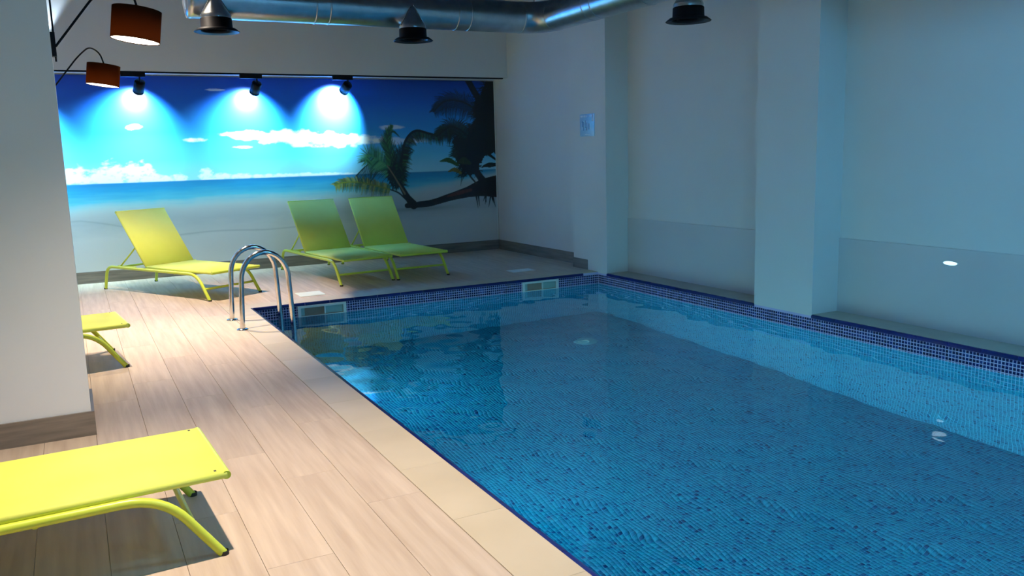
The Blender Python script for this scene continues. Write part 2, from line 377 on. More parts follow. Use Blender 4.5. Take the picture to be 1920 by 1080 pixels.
# skimmer lids on the deck
for i, (xa, xb, ya, yb) in enumerate(((1.985, 2.245, 8.53, 8.80), (4.545, 4.845, 8.73, 8.92))):
    s = empty('skimmer_lid', ((xa + xb) / 2, (ya + yb) / 2, 0)); w, h = (xb - xa) / 2, (yb - ya) / 2
    tag(s, ('pale square skimmer cover set in the deck behind the ladder', 'pale square skimmer cover set in the dark deck near the far corner')[i], 'cover', 'skimmer covers')
    MB().box((-w, -h, .0005), (w, h, .006), .002).build('plate', white_plastic, s)
    MB().box((-w * .8, -h * .8, .006), (w * .8, h * .8, .008), .001).build('panel', white_plastic, s)
# drain
drain_plastic = noise_tint(mat('drain_plastic', rough=.4), lin(60, 138, 158), lin(72, 150, 168), 5)
d = empty('pool_drain', (4.505, 7.105, ZP + .002)); tag(d, 'round pale drain cover on the pool floor', 'drain')
MB().lathe([(.0005, .016), (.06, .015), (.115, .010), (.13, .001)], seg=32).build('cover', drain_plastic, d)
MB().lathe([(.05, .0155), (.052, .019), (.062, .019), (.064, .0145)], seg=32).build('ring', flap_plastic, d)

# ------------------------------------------------------------------ ladder
lad = empty('pool_ladder', (1.165, 7.42, 0)); tag(lad, 'stainless steel pool ladder with two arched handrails at the pool corner', 'ladder')
for dy in (.253, -.253):
    pts = [(0, dy, 0), (.02, dy, .40)]
    cx_, cz_, rx, rz = .215, .40, .195, .235
    for k in range(1, 16):
        w = PI - PI * k / 16; pts.append((cx_ + rx * math.cos(w), dy, cz_ + rz * math.sin(w)))
    pts += [(.41, dy, .36), (.425, dy, 0), (.43, dy, -.5), (.41, dy, -1.25), (.36, dy, -1.30), (.28, dy, -1.30)]
    r = MB().tube(pts, .0215, 16).build('handrail', steel, lad)
    MB().lathe([(.0215, .012), (.034, .012), (.046, .008), (.048, .001)], (0, dy, 0), 24).build('flange', steel, lad)
for z in (-.38, -.65, -.92, -1.18):
    MB().box((.385, -.25, z), (.465, .25, z + .03), .006).build('tread', steel, lad)

# ------------------------------------------------------------------ mural print (colours on a fine grid)
def fbm(x, y, seed, octv=5, gain=.55):
    rs = np.random.RandomState(seed); out = np.zeros_like(x); a = 1.0; tot = 0
    for k in range(octv):
        T = rs.rand(64, 64); xi = np.floor(x).astype(int); yi = np.floor(y).astype(int); fx = x - xi; fy = y - yi
        fx = fx * fx * (3 - 2 * fx); fy = fy * fy * (3 - 2 * fy)
        g = lambda i, j: T[(xi + i) % 64, (yi + j) % 64]
        out += a * ((g(0, 0) * (1 - fx) + g(1, 0) * fx) * (1 - fy) + (g(0, 1) * (1 - fx) + g(1, 1) * fx) * fy); tot += a; a *= gain; x = x * 2.03 + 7; y = y * 2.03 + 3
    return out / tot
MX0, MX1, MZ0, MZ1 = XL, 5.533, .138, 2.418; CELL = .0072
NU, NW = int((MX1 - MX0) / CELL), int((MZ1 - MZ0) / CELL)
gx = np.linspace(MX0, MX1, NU + 1); gz = np.linspace(MZ0, MZ1, NW + 1)
X, Z = np.meshgrid(gx, gz, indexing='ij'); img = np.zeros(X.shape + (3,))
L3 = lambda *c: np.array(lin(*c)[:3])
def ramp(t, stops):
    out = np.zeros(t.shape + (3,)); ps = [s[0] for s in stops]; cs = np.array([L3(*s[1]) for s in stops])
    for k in range(3): out[..., k] = np.interp(t, ps, cs[:, k])
    return out
def over(mask, col):
    global img
    img = img * (1 - mask[..., None]) + np.asarray(col) * mask[..., None]
HZ = 1.168
img = ramp(Z, [(HZ, (150, 216, 236)), (HZ + .25, (96, 196, 236)), (1.75, (48, 150, 224)), (2.1, (24, 98, 196)), (2.42, (10, 54, 152))])
warp = fbm(X * 3, Z * 5, 3)
def puff(cx, cz, rx, rz, soft=.6, amt=1.0, seed=1, fs=6):
    n_ = fbm(X * fs, Z * fs * 1.6, seed); d_ = ((X - cx) / rx) ** 2 + ((Z - cz) / rz) ** 2
    return np.clip((1.25 - d_ + (n_ - .5) * 2.2 * soft) / .9, 0, 1) * amt
white = L3(250, 252, 255)
cl = np.zeros_like(X)
for (cx, cz, rx, rz) in ((1.95, 1.72, .22, .035), (2.15, 1.70, .25, .06), (2.45, 1.685, .30, .09), (2.75, 1.66, .32, .10), (3.05, 1.635, .32, .09), (3.36, 1.61, .28, .08), (3.62, 1.63, .22, .06), (2.72, 1.57, .16, .035), (1.42, 1.66, .15, .026), (.77, 1.82, .09, .035), (1.70, 2.262, .12, .012), (1.98, 1.56, .13, .02), (4.15, 1.60, .35, .05), (3.95, 1.78, .16, .03)):
    cl = np.maximum(cl, puff(cx, cz, rx, rz, 1.15, .55 if cx > 3.9 or cz > 2.2 else .95, 5, 9))
over(cl, white)
cl = np.zeros_like(X)
for (cx, cz, rx, rz) in ((-1.5, 1.30, .4, .12), (-.7, 1.36, .35, .16), (-.1, 1.26, .22, .10), (.07, 1.26, .14, .11), (.27, 1.24, .10, .10), (.50, 1.27, .17, .15), (.66, 1.27, .20, .13), (.84, 1.25, .13, .14), (.35, 1.22, .55, .07), (1.0, 1.20, .2, .05), (1.2, 1.21, .10, .05), (1.53, 1.225, .10, .09), (1.66, 1.20, .16, .05), (1.95, 1.19, .16, .045), (2.3, 1.185, .3, .03), (2.75, 1.185, .3, .03), (3.15, 1.182, .3, .022)):
    cl = np.maximum(cl, puff(cx, cz, rx, rz, 1.3, .94, 9, 15))
over(cl, L3(238, 246, 252))
sx = [(-2.1, .86), (.08, .865), (2.1, .89), (3.2, .884), (4.2, .882), (4.86, .98), (5.5, 1.109), (5.6, 1.12)]
shore = np.interp(X, [p[0] for p in sx], [p[1] for p in sx]) + (fbm(X * 4, Z * 0 + 1, 11) - .5) * .05
depth = (Z - shore) / (HZ - shore)
sea = ramp(depth + (fbm(X * 2, Z * 26, 12) - .5) * .35, [(-.4, (186, 196, 196)), (0, (150, 204, 212)), (.3, (86, 184, 210)), (.7, (40, 150, 196)), (1.0, (34, 128, 182))])
sand = ramp(Z + (fbm(X * 3, Z * 14, 14) - .5) * .12, [(.14, (208, 208, 206)), (.5, (204, 206, 206)), (.7, (176, 184, 188)), (.88, (184, 194, 196))])
s_mask = np.clip((shore - Z) / .16 + .5, 0, 1)
gr = sea * (1 - s_mask[..., None]) + sand * s_mask[..., None]
below = (Z < HZ + .001 * np.sin(X * 9)); img = np.where(below[..., None], gr, img)
tide = np.interp(X, [-2.1, .07, 1.1, 2.07, 2.62, 3.4], [.8, .74, .515, .52, .514, .50]); over(np.exp(-((Z - tide - .012 * np.sin(X * 5)) / .010) ** 2) * .35 * (X < 3.2), L3(120, 134, 142))
lineh = np.exp(-((Z - HZ) / .006) ** 2) * .5; over(lineh, L3(40, 120, 170))

def seg_mask(x0, z0, x1, z1, w0, w1):
    """soft tapered stroke inside its own bounding box"""
    pad = max(w0, w1) + .02
    i0, i1 = np.searchsorted(gx, min(x0, x1) - pad), np.searchsorted(gx, max(x0, x1) + pad); j0, j1 = np.searchsorted(gz, min(z0, z1) - pad), np.searchsorted(gz, max(z0, z1) + pad)
    if i1 <= i0 or j1 <= j0: return None
    xs, zs = X[i0:i1, j0:j1], Z[i0:i1, j0:j1]; dx, dz = x1 - x0, z1 - z0; L2 = dx * dx + dz * dz + 1e-9
    t = np.clip(((xs - x0) * dx + (zs - z0) * dz) / L2, 0, 1); dd = np.hypot(xs - x0 - t * dx, zs - z0 - t * dz)
    return (slice(i0, i1), slice(j0, j1)), np.clip((w0 + (w1 - w0) * t - dd) / .006 + .5, 0, 1)
def stroke(x0, z0, x1, z1, w0, w1, col, a=1.0):
    r = seg_mask(x0, z0, x1, z1, w0, w1)
    if r is None: return
    s_, m_ = r; m_ = m_[..., None] * a; img[s_] = img[s_] * (1 - m_) + np.asarray(col) * m_
def curve(P, n=40):
    P = np.array(P, float); t = np.concatenate([[0], np.cumsum(np.hypot(*np.diff(P, axis=0).T))]); t /= t[-1]
    Q = np.concatenate([[2 * P[0] - P[1]], P, [2 * P[-1] - P[-2]]]); out = []
    for u_ in np.linspace(0, 1, n):
        i = min(int(np.searchsorted(t, u_, side='right') - 1), len(P) - 2); f = (u_ - t[i]) / (t[i + 1] - t[i]); p0, p1, p2, p3 = Q[i:i + 4]
        out.append(.5 * (2 * p1 + (p2 - p0) * f + (2 * p0 - 5 * p1 + 4 * p2 - p3) * f * f + (3 * p1 - p0 - 3 * p2 + p3) * f ** 3))
    return np.array(out)
def path(P, w, col, jit=.0):
    Q = curve(P, 40); ws = np.interp(np.linspace(0, 1, 40), np.linspace(0, 1, len(w)), w)
    for i in range(39):
        c_ = np.asarray(col) * (1 + jit * (random.random() - .5) * 2); stroke(*Q[i], *Q[i + 1], ws[i], ws[i + 1], c_)
def frond(P, cols, length, n=46, lean=.5, sides=(1, -1), droop=.3, taper=.35, wid=.008, spine=.007):
    n = int(n * .95); wid *= .86
    Q = curve(P, n)
    for i in range(n - 1):
        T = Q[min(i + 1, n - 1)] - Q[max(i - 1, 0)]; T = T / (np.hypot(*T) + 1e-9); t = i / (n - 1)
        Lf = length * (math.sin(PI * min(1, .12 + .88 * t)) * (1 - taper) + taper) * random.uniform(.7, 1.15)
        for sd in sides:
            Nn = np.array([-T[1], T[0]]) * sd; D = Nn + T * lean; D = D / np.hypot(*D); D = D + np.array([0, -droop]); D = D / np.hypot(*D)
            c_ = L3(*random.choice(cols)); mid = Q[i] + D * Lf * .55; end = mid + (D + np.array([0, -droop * .9])) * Lf * .45
            stroke(*Q[i], *mid, wid, wid * .85, c_, .95); stroke(*mid, *end, wid * .85, .002, c_, .95)
    for i in range(n - 1): stroke(*Q[i], *Q[i + 1], spine, spine, L3(*cols[0]))
def poly(P, col, rough=.03):
    P = np.array(P); inside = np.zeros(X.shape, bool); xw = X + (fbm(X * 16, Z * 16, 21) - .5) * rough * 4; zw = Z + (fbm(X * 16, Z * 16, 22) - .5) * rough * 4
    j = len(P) - 1
    for i in range(len(P)):
        (xi, zi), (xj, zj) = P[i], P[j]
        inside ^= ((zi > zw) != (zj > zw)) & (xw < (xj - xi) * (zw - zi) / (zj - zi + 1e-12) + xi); j = i
    over(inside.astype(float), col)
DK = [(8, 18, 14), (12, 24, 16), (16, 32, 20)]; GR = [(30, 66, 34), (44, 92, 48), (24, 52, 30), (62, 118, 60)]; YG = [(120, 130, 40), (150, 150, 54), (80, 110, 40), (104, 96, 30)]; BG = [(70, 140, 90), (54, 120, 70), (90, 160, 100), (36, 80, 50)]
# shade of the palms on the sand
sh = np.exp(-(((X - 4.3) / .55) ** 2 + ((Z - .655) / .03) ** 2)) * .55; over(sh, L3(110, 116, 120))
# leaning trunk lying along the sand
path([(4.136, .711), (4.309, .716), (4.503, .731), (4.782, .796), (5.066, .856), (5.315, .909), (5.54, .92)], [.035, .045, .045, .055, .075, .12, .16], L3(24, 14, 14), .35)
path([(4.75, .81), (4.95, .855), (5.12, .885)], [.01, .028, .02], L3(84, 40, 30), .3)
path([(4.236, .715), (4.149, .825), (4.101, .913), (4.042, 1.026)], [.06, .045, .036, .032], L3(22, 16, 16), .3)
path([(4.134, .789), (4.022, .892), (3.896, .947)], [.012, .010, .008], L3(20, 22, 20))
frond([(3.896, .947), (3.695, 1.004), (3.448, 1.062), (3.239, 1.064), (3.128, 1.028)], YG + [(60, 90, 36)], .12, 60, .25, (1, -1), .55, .6, .009)
frond([(3.985, 1.174), (3.838, 1.3), (3.687, 1.328), (3.558, 1.261), (3.428, 1.146)], [(14, 40, 34), (20, 50, 44), (36, 80, 62)], .26, 34, .5, (1,), .25, .5, .008)
frond([(3.958, 1.151), (3.838, 1.3), (3.691, 1.388), (3.605, 1.42), (3.569, 1.332)], BG, .20, 48, .45, (1, -1), .1, .5, .009)
frond([(3.979, 1.053), (3.931, 1.381), (3.89, 1.562), (3.917, 1.705), (3.973, 1.812)], GR, .17, 60, 1.1, (1, -1), -.25, .15, .009)
frond([(4.02, 1.05), (4.04, 1.25), (4.10, 1.42), (4.16, 1.52)], DK + [(20, 40, 30)], .20, 40, .8, (1, -1), -.1, .3, .009)
path([(3.922, 1.693), (3.988, 1.728), (4.074, 1.655)], [.012, .014, .003], L3(20, 60, 60))
frond([(4.041, 1.002), (4.073, 1.244), (4.125, 1.522), (4.204, 1.665), (4.325, 1.736), (4.495, 1.698), (4.641, 1.659)], DK + GR[:2] + [(60, 70, 20)], .15, 84, .4, (-1,), .35, .75, .011, .016)
for k in range(260):
    a_, r_ = random.uniform(0, 2 * PI), random.random() ** .5; x_, z_ = 4.0 + .12 * r_ * math.cos(a_), 1.15 + .17 * r_ * math.sin(a_)
    stroke(x_, z_, x_ + random.uniform(-.06, .06), z_ + random.uniform(-.09, .05), .011, .003, L3(*random.choice(DK + DK + GR[:1])))
path([(4.113, .876), (3.981, 1.102), (3.875, 1.275)], [.012, .009, .006], L3(120, 104, 78))
# dark palm at the edge
frond([(5.272, 1.989), (5.115, 2.097), (4.918, 2.149), (4.741, 2.122), (4.589, 1.991)], [(10, 26, 34), (14, 36, 40), (8, 18, 24)], .22, 60, .35, (1, -1), .55, .35, .008, .010)
frond([(5.137, 1.629), (4.981, 1.739), (4.844, 1.786), (4.723, 1.725), (4.623, 1.655)], DK + [(24, 44, 20)], .20, 56, .3, (1, -1), .6, .5, .011, .012)
frond([(5.10, 1.60), (5.0, 1.50), (4.93, 1.42), (4.88, 1.36)], DK, .16, 30, .3, (1, -1), .3, .5, .011, .012)
for k in range(170):
    i_ = random.randrange(13); e_ = [(5.24, 2.15), (5.37, 2.30), (5.42, 2.40), (5.22, 2.0), (5.23, 1.88), (5.15, 1.79), (5.10, 1.62), (4.95, 1.62), (4.90, 1.54), (4.95, 1.40), (4.98, 1.25), (5.0, 1.14), (5.25, 1.18)][i_]
    x_, z_ = e_[0] + random.uniform(-.02, .08), e_[1] + random.uniform(-.06, .06); a2 = random.uniform(2.3, 4.4)
    stroke(x_, z_, x_ + .15 * math.cos(a2) * random.uniform(.4, 1), z_ + .15 * math.sin(a2) * random.uniform(.4, 1), .008, .002, L3(*random.choice(DK)))
poly([(5.238, 2.151), (5.363, 2.259), (5.409, 2.403), (5.451, 2.43), (5.56, 2.45), (5.56, 1.384), (5.415, 1.386), (5.329, 1.315), (5.265, 1.244), (5.239, 1.097), (5.055, 1.086), (4.977, 1.143), (4.961, 1.253), (4.928, 1.435), (4.873, 1.544), (4.858, 1.652), (5.096, 1.612), (5.143, 1.792), (5.228, 1.881), (5.212, 2.007)], L3(7, 11, 10), .03)
path([(5.128, 2.435), (5.222, 2.276), (5.318, 2.133)], [.045, .045, .05], L3(16, 20, 24), .3)
for p, c_, w_ in (([(4.656, 1.307), (4.785, 1.321), (4.921, 1.254)], (38, 74, 24), .035), ([(4.778, 1.159), (4.878, 1.183), (4.966, 1.134)], (96, 90, 30), .030), ([(4.922, 1.272), (5.023, 1.305), (5.123, 1.266)], (44, 50, 20), .05)):
    path(p, [.006, w_, .02], L3(*c_), .35)
path([(5.56, 1.29), (5.425, 1.386)], [.012, .02], L3(10, 14, 12)); path([(5.326, 1.214), (5.409, 1.23), (5.55, 1.236)], [.012, .035, .02], L3(12, 24, 20))
path([(5.201, 1.172), (5.279, 1.059), (5.357, .945)], [.05, .05, .07], L3(14, 12, 12), .3); path([(5.116, 1.083), (5.214, .969)], [.012, .010], L3(40, 36, 30))
for k in range(9):
    x_ = random.uniform(5.2, 5.5); stroke(x_, .80, x_ + random.uniform(-.05, .05), random.uniform(.62, .74), .014, .003, L3(16, 16, 14))
img = np.clip(img, 0.002, .92)
V = np.stack([X, np.full_like(X, YB - .030), Z], -1).reshape(-1, 3); a_ = np.arange((NU + 1) * (NW + 1)).reshape(NU + 1, NW + 1)
Fq = np.stack([a_[:-1, :-1], a_[1:, :-1], a_[1:, 1:], a_[:-1, 1:]], -1).reshape(-1); K = NU * NW
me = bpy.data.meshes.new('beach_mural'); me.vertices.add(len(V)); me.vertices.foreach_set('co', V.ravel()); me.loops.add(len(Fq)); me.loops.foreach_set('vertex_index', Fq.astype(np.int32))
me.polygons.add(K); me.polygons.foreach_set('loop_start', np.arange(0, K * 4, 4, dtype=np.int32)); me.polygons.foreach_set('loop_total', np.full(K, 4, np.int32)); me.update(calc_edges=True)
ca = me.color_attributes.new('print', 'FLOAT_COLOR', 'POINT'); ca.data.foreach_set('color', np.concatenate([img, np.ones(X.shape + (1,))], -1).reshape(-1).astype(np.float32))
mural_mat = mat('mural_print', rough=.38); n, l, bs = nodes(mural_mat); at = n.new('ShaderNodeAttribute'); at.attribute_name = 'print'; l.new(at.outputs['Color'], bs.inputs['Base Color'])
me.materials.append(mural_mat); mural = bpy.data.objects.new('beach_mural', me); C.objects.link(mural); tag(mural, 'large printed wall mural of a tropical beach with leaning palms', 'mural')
e = MB(); e.box((MX0 + .01, YB - .0298, MZ0), (MX1, YB - .024, MZ1)); e.build('backing', white_plastic, mural)
MB().box((MX1, YB - .032, MZ0), (MX1 + .012, YB - .024, MZ1)).build('edge_strip', white_plastic, mural)

# ------------------------------------------------------------------ light track and spotlights
YT, ZT = 10.72, 2.432
tr = MB().box((XL + .3, YT - .018, ZT - .018), (5.49, YT + .018, ZT - .001)).build('lighting_track', black); tag(tr, 'long black lighting track above the beach mural', 'track')
spots = []
def track_spot(x, label, tilt, power, size, pan=12):
    t = empty('track_spotlight', (x, YT, ZT - .018)); tag(t, label, 'spotlight', 'spotlights on the track')
    MB().box((-.20, -.022, -.045), (.06, .022, 0)).build('adapter', black, t)
    MB().tube([(0, 0, -.045), (0, 0, -.10)], .010, 10).build('stem', black, t)
    M = Matrix.Rotation(math.radians(pan), 3, 'Z') @ Matrix.Rotation(tilt, 3, 'X')
    h = MB().lathe([(.0005, .0), (.052, 0), (.058, -.008), (.058, -.155), (.050, -.155), (.046, -.11), (.0005, -.11)], (0, 0, -.095), 28, M).build('head', black, t)
    hr = MB().lathe([(.0585, -.138), (.0605, -.138), (.0605, -.150), (.0585, -.150)], (0, 0, -.095), 28, M).build('rim', black, h)
    d = M @ Vector((0, 0, -1)); p = Vector((0, 0, -.095)) + d * .158
    L = light('SPOT', 'light', p, power, SPOT_COL, t, spot_size=math.radians(size), spot_blend=1.0, shadow_soft_size=.03); aim(L, d)
    return t
track_spot(.83, 'black track spotlight beside the far brown lamp shade', math.radians(44), SPOT_W * .75, 130)
track_spot(2.14, 'black track spotlight in the middle of the track', math.radians(44), SPOT_W * .75, 130)
track_spot(3.275, 'black track spotlight on the palm side of the mural', math.radians(58), SPOT_W * 2.3, 108)
track_spot(-.42, 'assumed black track spotlight hidden behind the front pier', math.radians(44), SPOT_W * 1.5, 130)  # assumed unseen head, brightens the mural edge next to the pier

# ------------------------------------------------------------------ arm lamps with drum shades on the piers
shade_mat = bpy.data.materials.new('brown_shade_fabric'); shade_mat.use_nodes = True; n = shade_mat.node_tree.nodes; l = shade_mat.node_tree.links; n.clear()
out = n.new('ShaderNodeOutputMaterial'); mx = n.new('ShaderNodeMixShader'); mx.inputs[0].default_value = .45; df = n.new('ShaderNodeBsdfDiffuse'); tl = n.new('ShaderNodeBsdfTranslucent')
tx = n.new('ShaderNodeTexNoise'); tx.inputs['Scale'].default_value = 160; rp = n.new('ShaderNodeValToRGB'); rp.color_ramp.elements[0].color = (.030, .012, .006, 1); rp.color_ramp.elements[1].color = (.045, .019, .009, 1)
l.new(tx.outputs['Fac'], rp.inputs[0]); l.new(rp.outputs[0], df.inputs[0]); tl.inputs[0].default_value = (.15, .068, .022, 1)
l.new(df.outputs[0], mx.inputs[1]); l.new(tl.outputs[0], mx.inputs[2]); l.new(mx.outputs[0], out.inputs[0])
diff_mat = emit('lamp_diffuser', (1.0, .90, .74), SHADE_E)
bulb_mat = emit('bulb_glass', (1.0, .8, .55), 4)
def arm_lamp(y, xface, headx, label, arm_pts):
    t = empty('wall_lamp', (xface, y, 2.01)); tag(t, label, 'lamp', 'arm lamps with drum shades')
    MB().box((0, -.022, -.06), (.022, .022, .06)).build('back_plate', black, t)
    MB().tube([(.016, 0, .9), (.016, 0, -.085)], .0045, 8).build('rod', black, t)
    MB().tube(fillet(arm_pts, [.10, .10, .06], 8), .006, 10).build('arm', black, t)
    end = Vector(arm_pts[-1]); M = Matrix.Rotation(math.radians(8), 3, 'Y'); hb = end + M @ Vector((0, 0, -.175))
    sh = MB().lathe([(.1225, 0), (.1225, .165), (.121, .165), (.121, 0)], hb, 40, M).build('shade', shade_mat, t)
    MB().lathe([(.0005, .004), (.1195, .004), (.1195, .006), (.0005, .006)], hb, 40, M).build('diffuser', diff_mat, t)
    cz = MB(); cz.lathe([(.012, .175), (.018, .16), (.018, .115), (.0005, .115)], hb, 16, M); cz.build('socket', black, t)
    sp = MB(); 
    for k in range(3):
        w = 2 * PI * k / 3; sp.tube([hb + M @ Vector((0, 0, .162)), hb + M @ Vector((.121 * math.cos(w), .121 * math.sin(w), .162))], .002, 6)
    sp.build('spider', black, t)
    MB().lathe([(.0005, .045), (.018, .05), (.026, .07), (.022, .095), (.012, .115)], hb, 16, M).build('bulb', bulb_mat, t)
    light('POINT', 'light', hb + M @ Vector((0, 0, .03)), BULB_W, BULB_COL, t, shadow_soft_size=.012)
    return t
arm_lamp(5.03, -.014, .41, 'larger near brown drum shade on a black arm from the front pier', [(.02, 0, -.01), (.22, 0, .25), (.31, 0, .325), (.40, 0, .30), (.424, 0, .205)])
arm_lamp(7.68, -.044, .34, 'smaller far brown drum shade on a black arched arm over the mural', [(.02, 0, .005), (.20, 0, .235), (.29, 0, .315), (.36, 0, .27), (.383, 0, .185)])

# ------------------------------------------------------------------ ventilation duct and nozzles
YD, ZD, RD, XE = 8.58, 2.885, .168, 4.93
duct = empty('ventilation_duct', (XE, YD, ZD)); tag(duct, 'round galvanised ventilation duct turning the corner under the ceiling', 'duct')
def ring_tube(p0, p1, name, r=RD): MB().tube([Vector(p0), Vector(p1)], r, 40, False).build(name, galv, duct)
x0 = 1.12 - XE
ring_tube((x0, 0, 0), (-.30, 0, 0), 'duct_run'); ring_tube((0, -.30, 0), (0, -8.2, 0), 'duct_run')
el = []
for k in range(5):
    w = PI / 2 * k / 4; el.append((-.30 + .30 * math.sin(w), -.30 + .30 * math.cos(w), 0))
MB().tube(el, RD, 40, False).build('elbow', galv, duct)
MB().lathe([(.0005, -.03), (.08, -.022), (.14, -.008), (RD + .002, .02), (RD + .002, .05)], (x0 - .0, 0, 0), 40, Matrix.Rotation(PI / 2, 3, 'Y')).build('end_cap', galv, duct)
for p, ax in [((-3.62, 0, 0), 0), ((-2.62, 0, 0), 0), ((-2.48, 0, 0), 0), ((-1.1, 0, 0), 0), ((-.95, 0, 0), 0), ((-.30, 0, 0), 0), ((0, -.30, 0), 1), ((0, -1.05, 0), 1), ((0, -1.2, 0), 1), ((0, -2.0, 0), 1), ((0, -3.4, 0), 1)]:
    Mx = Matrix.Rotation(PI / 2, 3, 'Y') if ax == 0 else Matrix.Rotation(PI / 2, 3, 'X')
    MB().lathe([(RD, -.008), (RD + .004, -.006), (RD + .004, .006), (RD, .008)], p, 40, Mx).build('seam', galv, duct)
for p in ((-.12, -.02), (.02, -.14), (-2.2, 0), (0, -3.0)):
    MB().tube([(p[0], p[1], RD * .6), (p[0], p[1], ZC - ZD)], .003, 6).build('hanger', black, duct)
def nozzle(x, y, z, label, rz):
    t = empty('air_nozzle', (x - XE, y - YD, z - ZD), rz); t.parent = duct; t['label'] = label
    MB().lathe([(.17, .028), (.205, .0), (.200, -.004), (.15, .012)], (0, 0, .004), 40).build('brim', black, t)
    MB().lathe([(.150, .012), (.143, .02), (.140, .12), (.132, .128), (.10, .128), (.10, .02)], seg=40).build('collar', black, t)
    MB().lathe([(.134, .122), (.136, .150), (.128, .165), (.062, .27), (.016, .345), (.0005, .35)], seg=40).build('cone', galv, t)
    w = MB()
    for s_ in (-1, 1): w.tube([(s_ * .134, -.03, .15), (s_ * .012, -.012, .36)], .004, 6)
    w.build('stay', steel, t)
nozzle(1.352, YD - .16, 2.575, 'black brimmed air nozzle at the closed end of the duct', 0)
nozzle(3.29, YD - .16, 2.562, 'black brimmed air nozzle along the middle of the duct', 0)
nozzle(5.10, 6.24, 2.525, 'black brimmed air nozzle past the duct elbow by the pool wall', PI / 2)

# ------------------------------------------------------------------ assumed unseen ceiling downlights and added fill panels (above the frame)
lens_w = emit('assumed_downlight_lens', (1.0, .86, .68), 6)
for x, y, p, ang, lb in ((.55, 3.05, .92, 84, 'assumed round ceiling downlight over the front lounger'), (.66, 8.5, .95, 84, 'assumed round ceiling downlight over the corner lounger'), (.45, 6.8, .72, 56, 'assumed round ceiling downlight over the lounger behind the pier')):
    t = empty('assumed_downlight', (x, y, ZC)); tag(t, lb, 'light', 'assumed ceiling downlights')
    MB().lathe([(.065, 0), (.085, 0), (.085, -.008), (.065, -.012), (.062, -.002)], seg=28).build('trim_ring', white_plastic, t)
    MB().lathe([(.0005, -.004), (.063, -.004)], seg=28).build('lens', lens_w, t)
    L = light('SPOT', 'light', (0, 0, -.02), DOWN_W * p, DOWN_COL, t, spot_size=math.radians(ang), spot_blend=.95, shadow_soft_size=.035)
    aim(L, (0, 0, -1))
fill_panel_mat = emit('cool_fill_glow', FILL_COL, FILL_E)  # panels added out of view, their glow tints the side walls blue
for x, y, lb in ((3.5, -1.7, 'added cool fill panel on the ceiling over the middle of the pool end'), (3.2, 1.9, 'added cool fill panel on the ceiling over the pool near the front')):
    t = empty('added_fill_panel', (x, y, ZC)); tag(t, lb, 'light', 'added fill panels')
    f = MB(); f.box((-.62, -.32, -.03), (.62, -.30, 0)); f.box((-.62, .30, -.03), (.62, .32, 0)); f.box((-.62, -.30, -.03), (-.60, .30, 0)); f.box((.60, -.30, -.03), (.62, .30, 0)); f.build('frame', white_plastic, t)
    MB().box((-.60, -.30, -.022), (.60, .30, -.018)).build('diffuser', fill_panel_mat, t)
# assumed unseen uplight behind the front pier makes a pale patch on the bulkhead
t = empty('assumed_uplight', (-.15, YBH, 2.60)); tag(t, 'assumed small uplight on the bulkhead hidden behind the front pier', 'light')
MB().box((-.05, -.10, -.06), (.05, 0, .0)).build('housing', black, t)
MB().box((-.04, -.09, .0), (.04, -.01, .003)).build('lens', emit('assumed_uplight_lens', (.6, .8, 1.0), 4), t)
L = light('SPOT', 'light', (0, -.11, .02), 60, (.62, .80, 1.0), t, spot_size=math.radians(66), spot_blend=.4, shadow_soft_size=.02); aim(L, (.0, .12, 1))
# glowing oval for a bright mark of unknown cause on the lower wall
t = empty('wall_bright_mark', (XR - .010, 3.945, .512)); tag(t, 'small bright oval mark on the glossy lower wall', 'light')
slot = [(.055 * math.cos(2 * PI * k / 24), .014 * math.sin(2 * PI * k / 24)) for k in range(24)]
MB().extrude([(p[0] * 1.12, p[1] * 1.25) for p in slot], lambda p: (0, p[0], p[1]), lambda p: (-.003, p[0], p[1])).build('bezel', white_plastic, t)
MB().extrude(slot, lambda p: (-.003, p[0], p[1]), lambda p: (-.005, p[0], p[1])).build('lens', emit('bright_mark_glow', (.72, .92, 1.0), 1.2), t)

# ------------------------------------------------------------------ notice on the far pillar
t = empty('pool_notice', (XP, 8.373, 1.69)); tag(t, 'small glossy blue white notice on the far corner pillar', 'notice')
pale = noise_tint(mat('notice_pale', rough=.12), lin(150, 196, 226), lin(176, 214, 236), 14); bright = mat('notice_white', lin(236, 244, 250), .2); ink = mat('notice_ink', lin(44, 84, 120), .2)
MB().box((-.006, -.152, -.127), (0, .152, .127)).build('plate', pale, t)
q = MB()
for y, w in ((.13, .016), (.105, .016), (.065, .012), (.045, .008), (.022, .014), (-.02, .006), (-.055, .012), (-.085, .012), (-.115, .016)): q.box((-.0075, y - w, .092), (-.006, y + w * .3, .114))
q.box((-.0075, -.06, -.108), (-.006, .045, -.100)); q.box((-.0075, -.145, .04), (-.006, -.10, .12)); q.build('lettering', bright, t)['kind'] = 'stuff'
q = MB()
for y, z0, z1 in ((.095, -.02, .05), (.075, -.06, .04), (.03, -.03, .055), (.005, -.06, .03), (-.04, -.05, .02)): q.box((-.0075, y - .006, z0), (-.006, y + .006, z1))
q.build('figures', ink, t)['kind'] = 'stuff'
q = MB()
for y, z0, z1 in ((.11, -.05, .03), (.06, -.03, .05), (.018, -.02, .05), (-.015, -.06, .02), (-.06, -.05, .02)): q.box((-.0075, y - .005, z0), (-.006, y + .005, z1))
q.build('figures', bright, t)['kind'] = 'stuff'

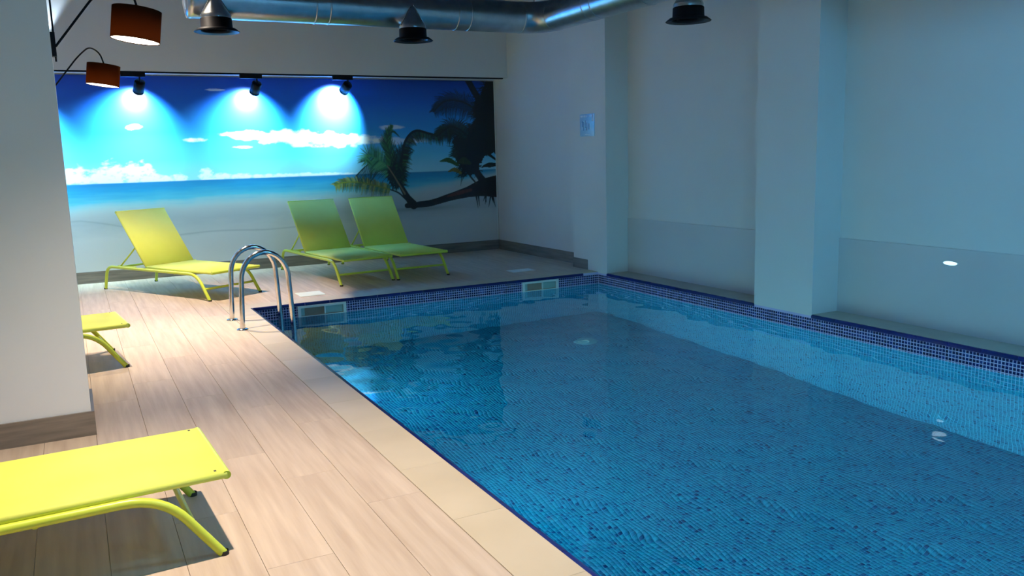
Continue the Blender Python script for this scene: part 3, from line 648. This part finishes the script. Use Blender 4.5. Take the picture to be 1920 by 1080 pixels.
# ------------------------------------------------------------------ sun loungers
def make_lounger(back_deg):
    root = empty('sun_lounger'); W2 = .30; ZS = .300; HG = 1.13; BL = .765; RT = .0165
    pr = []
    for k in range(9): w = -PI / 2 + PI * k / 8; pr.append((W2 - .015 + .015 * math.cos(w), -.015 + .015 * math.sin(w)))
    pr += [(p[0] * -1, p[1]) for p in pr[::-1]]
    MB().extrude(pr, lambda p: (.012, p[0], ZS + p[1]), lambda p: (HG - .01, p[0], ZS + p[1]), True).build('seat_sling', lime_fabric, root)
    MB().tube([(.014, -W2 + .004, ZS - .015), (.014, W2 - .004, ZS - .015)], .0155, 12).build('end_bar', lime_frame, root)
    for s in (-1, 1): MB().box((.045, s * (W2 - .03) - .004, ZS), (.053, s * (W2 - .03) + .008, ZS + .0008)).build('screw', rubber, root)
    yr = W2 + .012; zr = ZS - .038
    A = math.radians(back_deg)
    for s in (-1, 1):
        y = s * yr
        fr = fillet([(.50, y, zr), (.235, y, zr), (.052, s * (yr + .004), .004)], .14, 8)
        MB().tube(fr, RT, 14).build('leg', lime_frame, root)
        MB().tube([(.50, y, zr), (1.60, y, zr)], RT, 14).build('side_rail', lime_frame, root)
        rr_ = fillet([(1.60, y, zr), (1.85, y, zr), (1.915, s * (yr + .004), .004)], .11, 8)
        MB().tube(rr_, RT, 14).build('leg', lime_frame, root)
        for xx in (.050, 1.916): MB().lathe([(.0005, 0), (.0185, 0), (.0185, .012), (.017, .016)], (xx, s * (yr + .004), 0), 14).build('foot_cap', rubber, root)
        d = Vector((math.cos(A), 0, math.sin(A)))
        a = Vector((HG, s * (W2 - .03), ZS - .012)) + d * (BL * .36); a.y = s * (W2 - .02)
        MB().tube([a, (HG + .50, s * (W2 - .02), zr + .012)], .009, 10).build('back_prop', lime_frame, root)
        MB().box((HG + .24, s * (W2 - .03) - .012, zr - .008), (HG + .56, s * (W2 - .03) + .012, zr + .016)).build('ratchet', lime_frame, root)
        MB().lathe([(.0005, 0), (.017, 0), (.017, .014), (.0005, .014)], (HG, s * (W2 + .0) - .007, ZS - .015), 12, Matrix.Rotation(PI / 2, 3, 'X')).build('hinge', lime_frame, root)
    MB().tube([(.137, -yr, .115), (.137, yr, .115)], .012, 12).build('crossbar', lime_frame, root)
    MB().tube([(HG + .52, -yr, zr), (HG + .52, yr, zr)], .012, 12).build('crossbar', lime_frame, root)
    MB().tube([(.62, -yr, zr - .01), (.62, yr, zr - .01)], .012, 12).build('crossbar', lime_frame, root)
    bk = empty('backrest'); bk.parent = root; bk.location = (HG, 0, ZS - .015); bk.rotation_euler = (0, -A, 0)
    MB().extrude(pr, lambda p: (.005, p[0], .015 + p[1]), lambda p: (BL - .012, p[0], .015 + p[1]), True).build('back_sling', lime_fabric, bk)
    MB().tube([(BL - .014, -W2 + .004, 0), (BL - .014, W2 - .004, 0)], .0155, 12).build('top_bar', lime_frame, bk)
    return root
A1 = make_lounger(51)
def place(o, x, y, d, label):
    o.location = (x, y, .0); o.rotation_euler = (0, 0, math.atan2(d[1], d[0])); tag(o, label, 'lounger', 'lime sun loungers')
place(A1, .40, 3.335, (-.999, -.045), 'lime sun lounger nearest the camera, foot end pointing to the pool')
place(copy_tree(A1), .25, 6.63, (-.992, -.10), 'lime sun lounger half hidden behind the front white pier')
place(copy_tree(A1), 1.445, 8.945, (-.478, .878), 'bright lime sun lounger standing askew beside the pool ladder')
place(copy_tree(A1), 2.86, 8.965, (-.125, .992), 'lime green sun lounger of the wall pair, on the ladder side')
place(copy_tree(A1), 3.535, 8.985, (-.055, .998), 'lime green sun lounger of the wall pair, under the palm trunk')
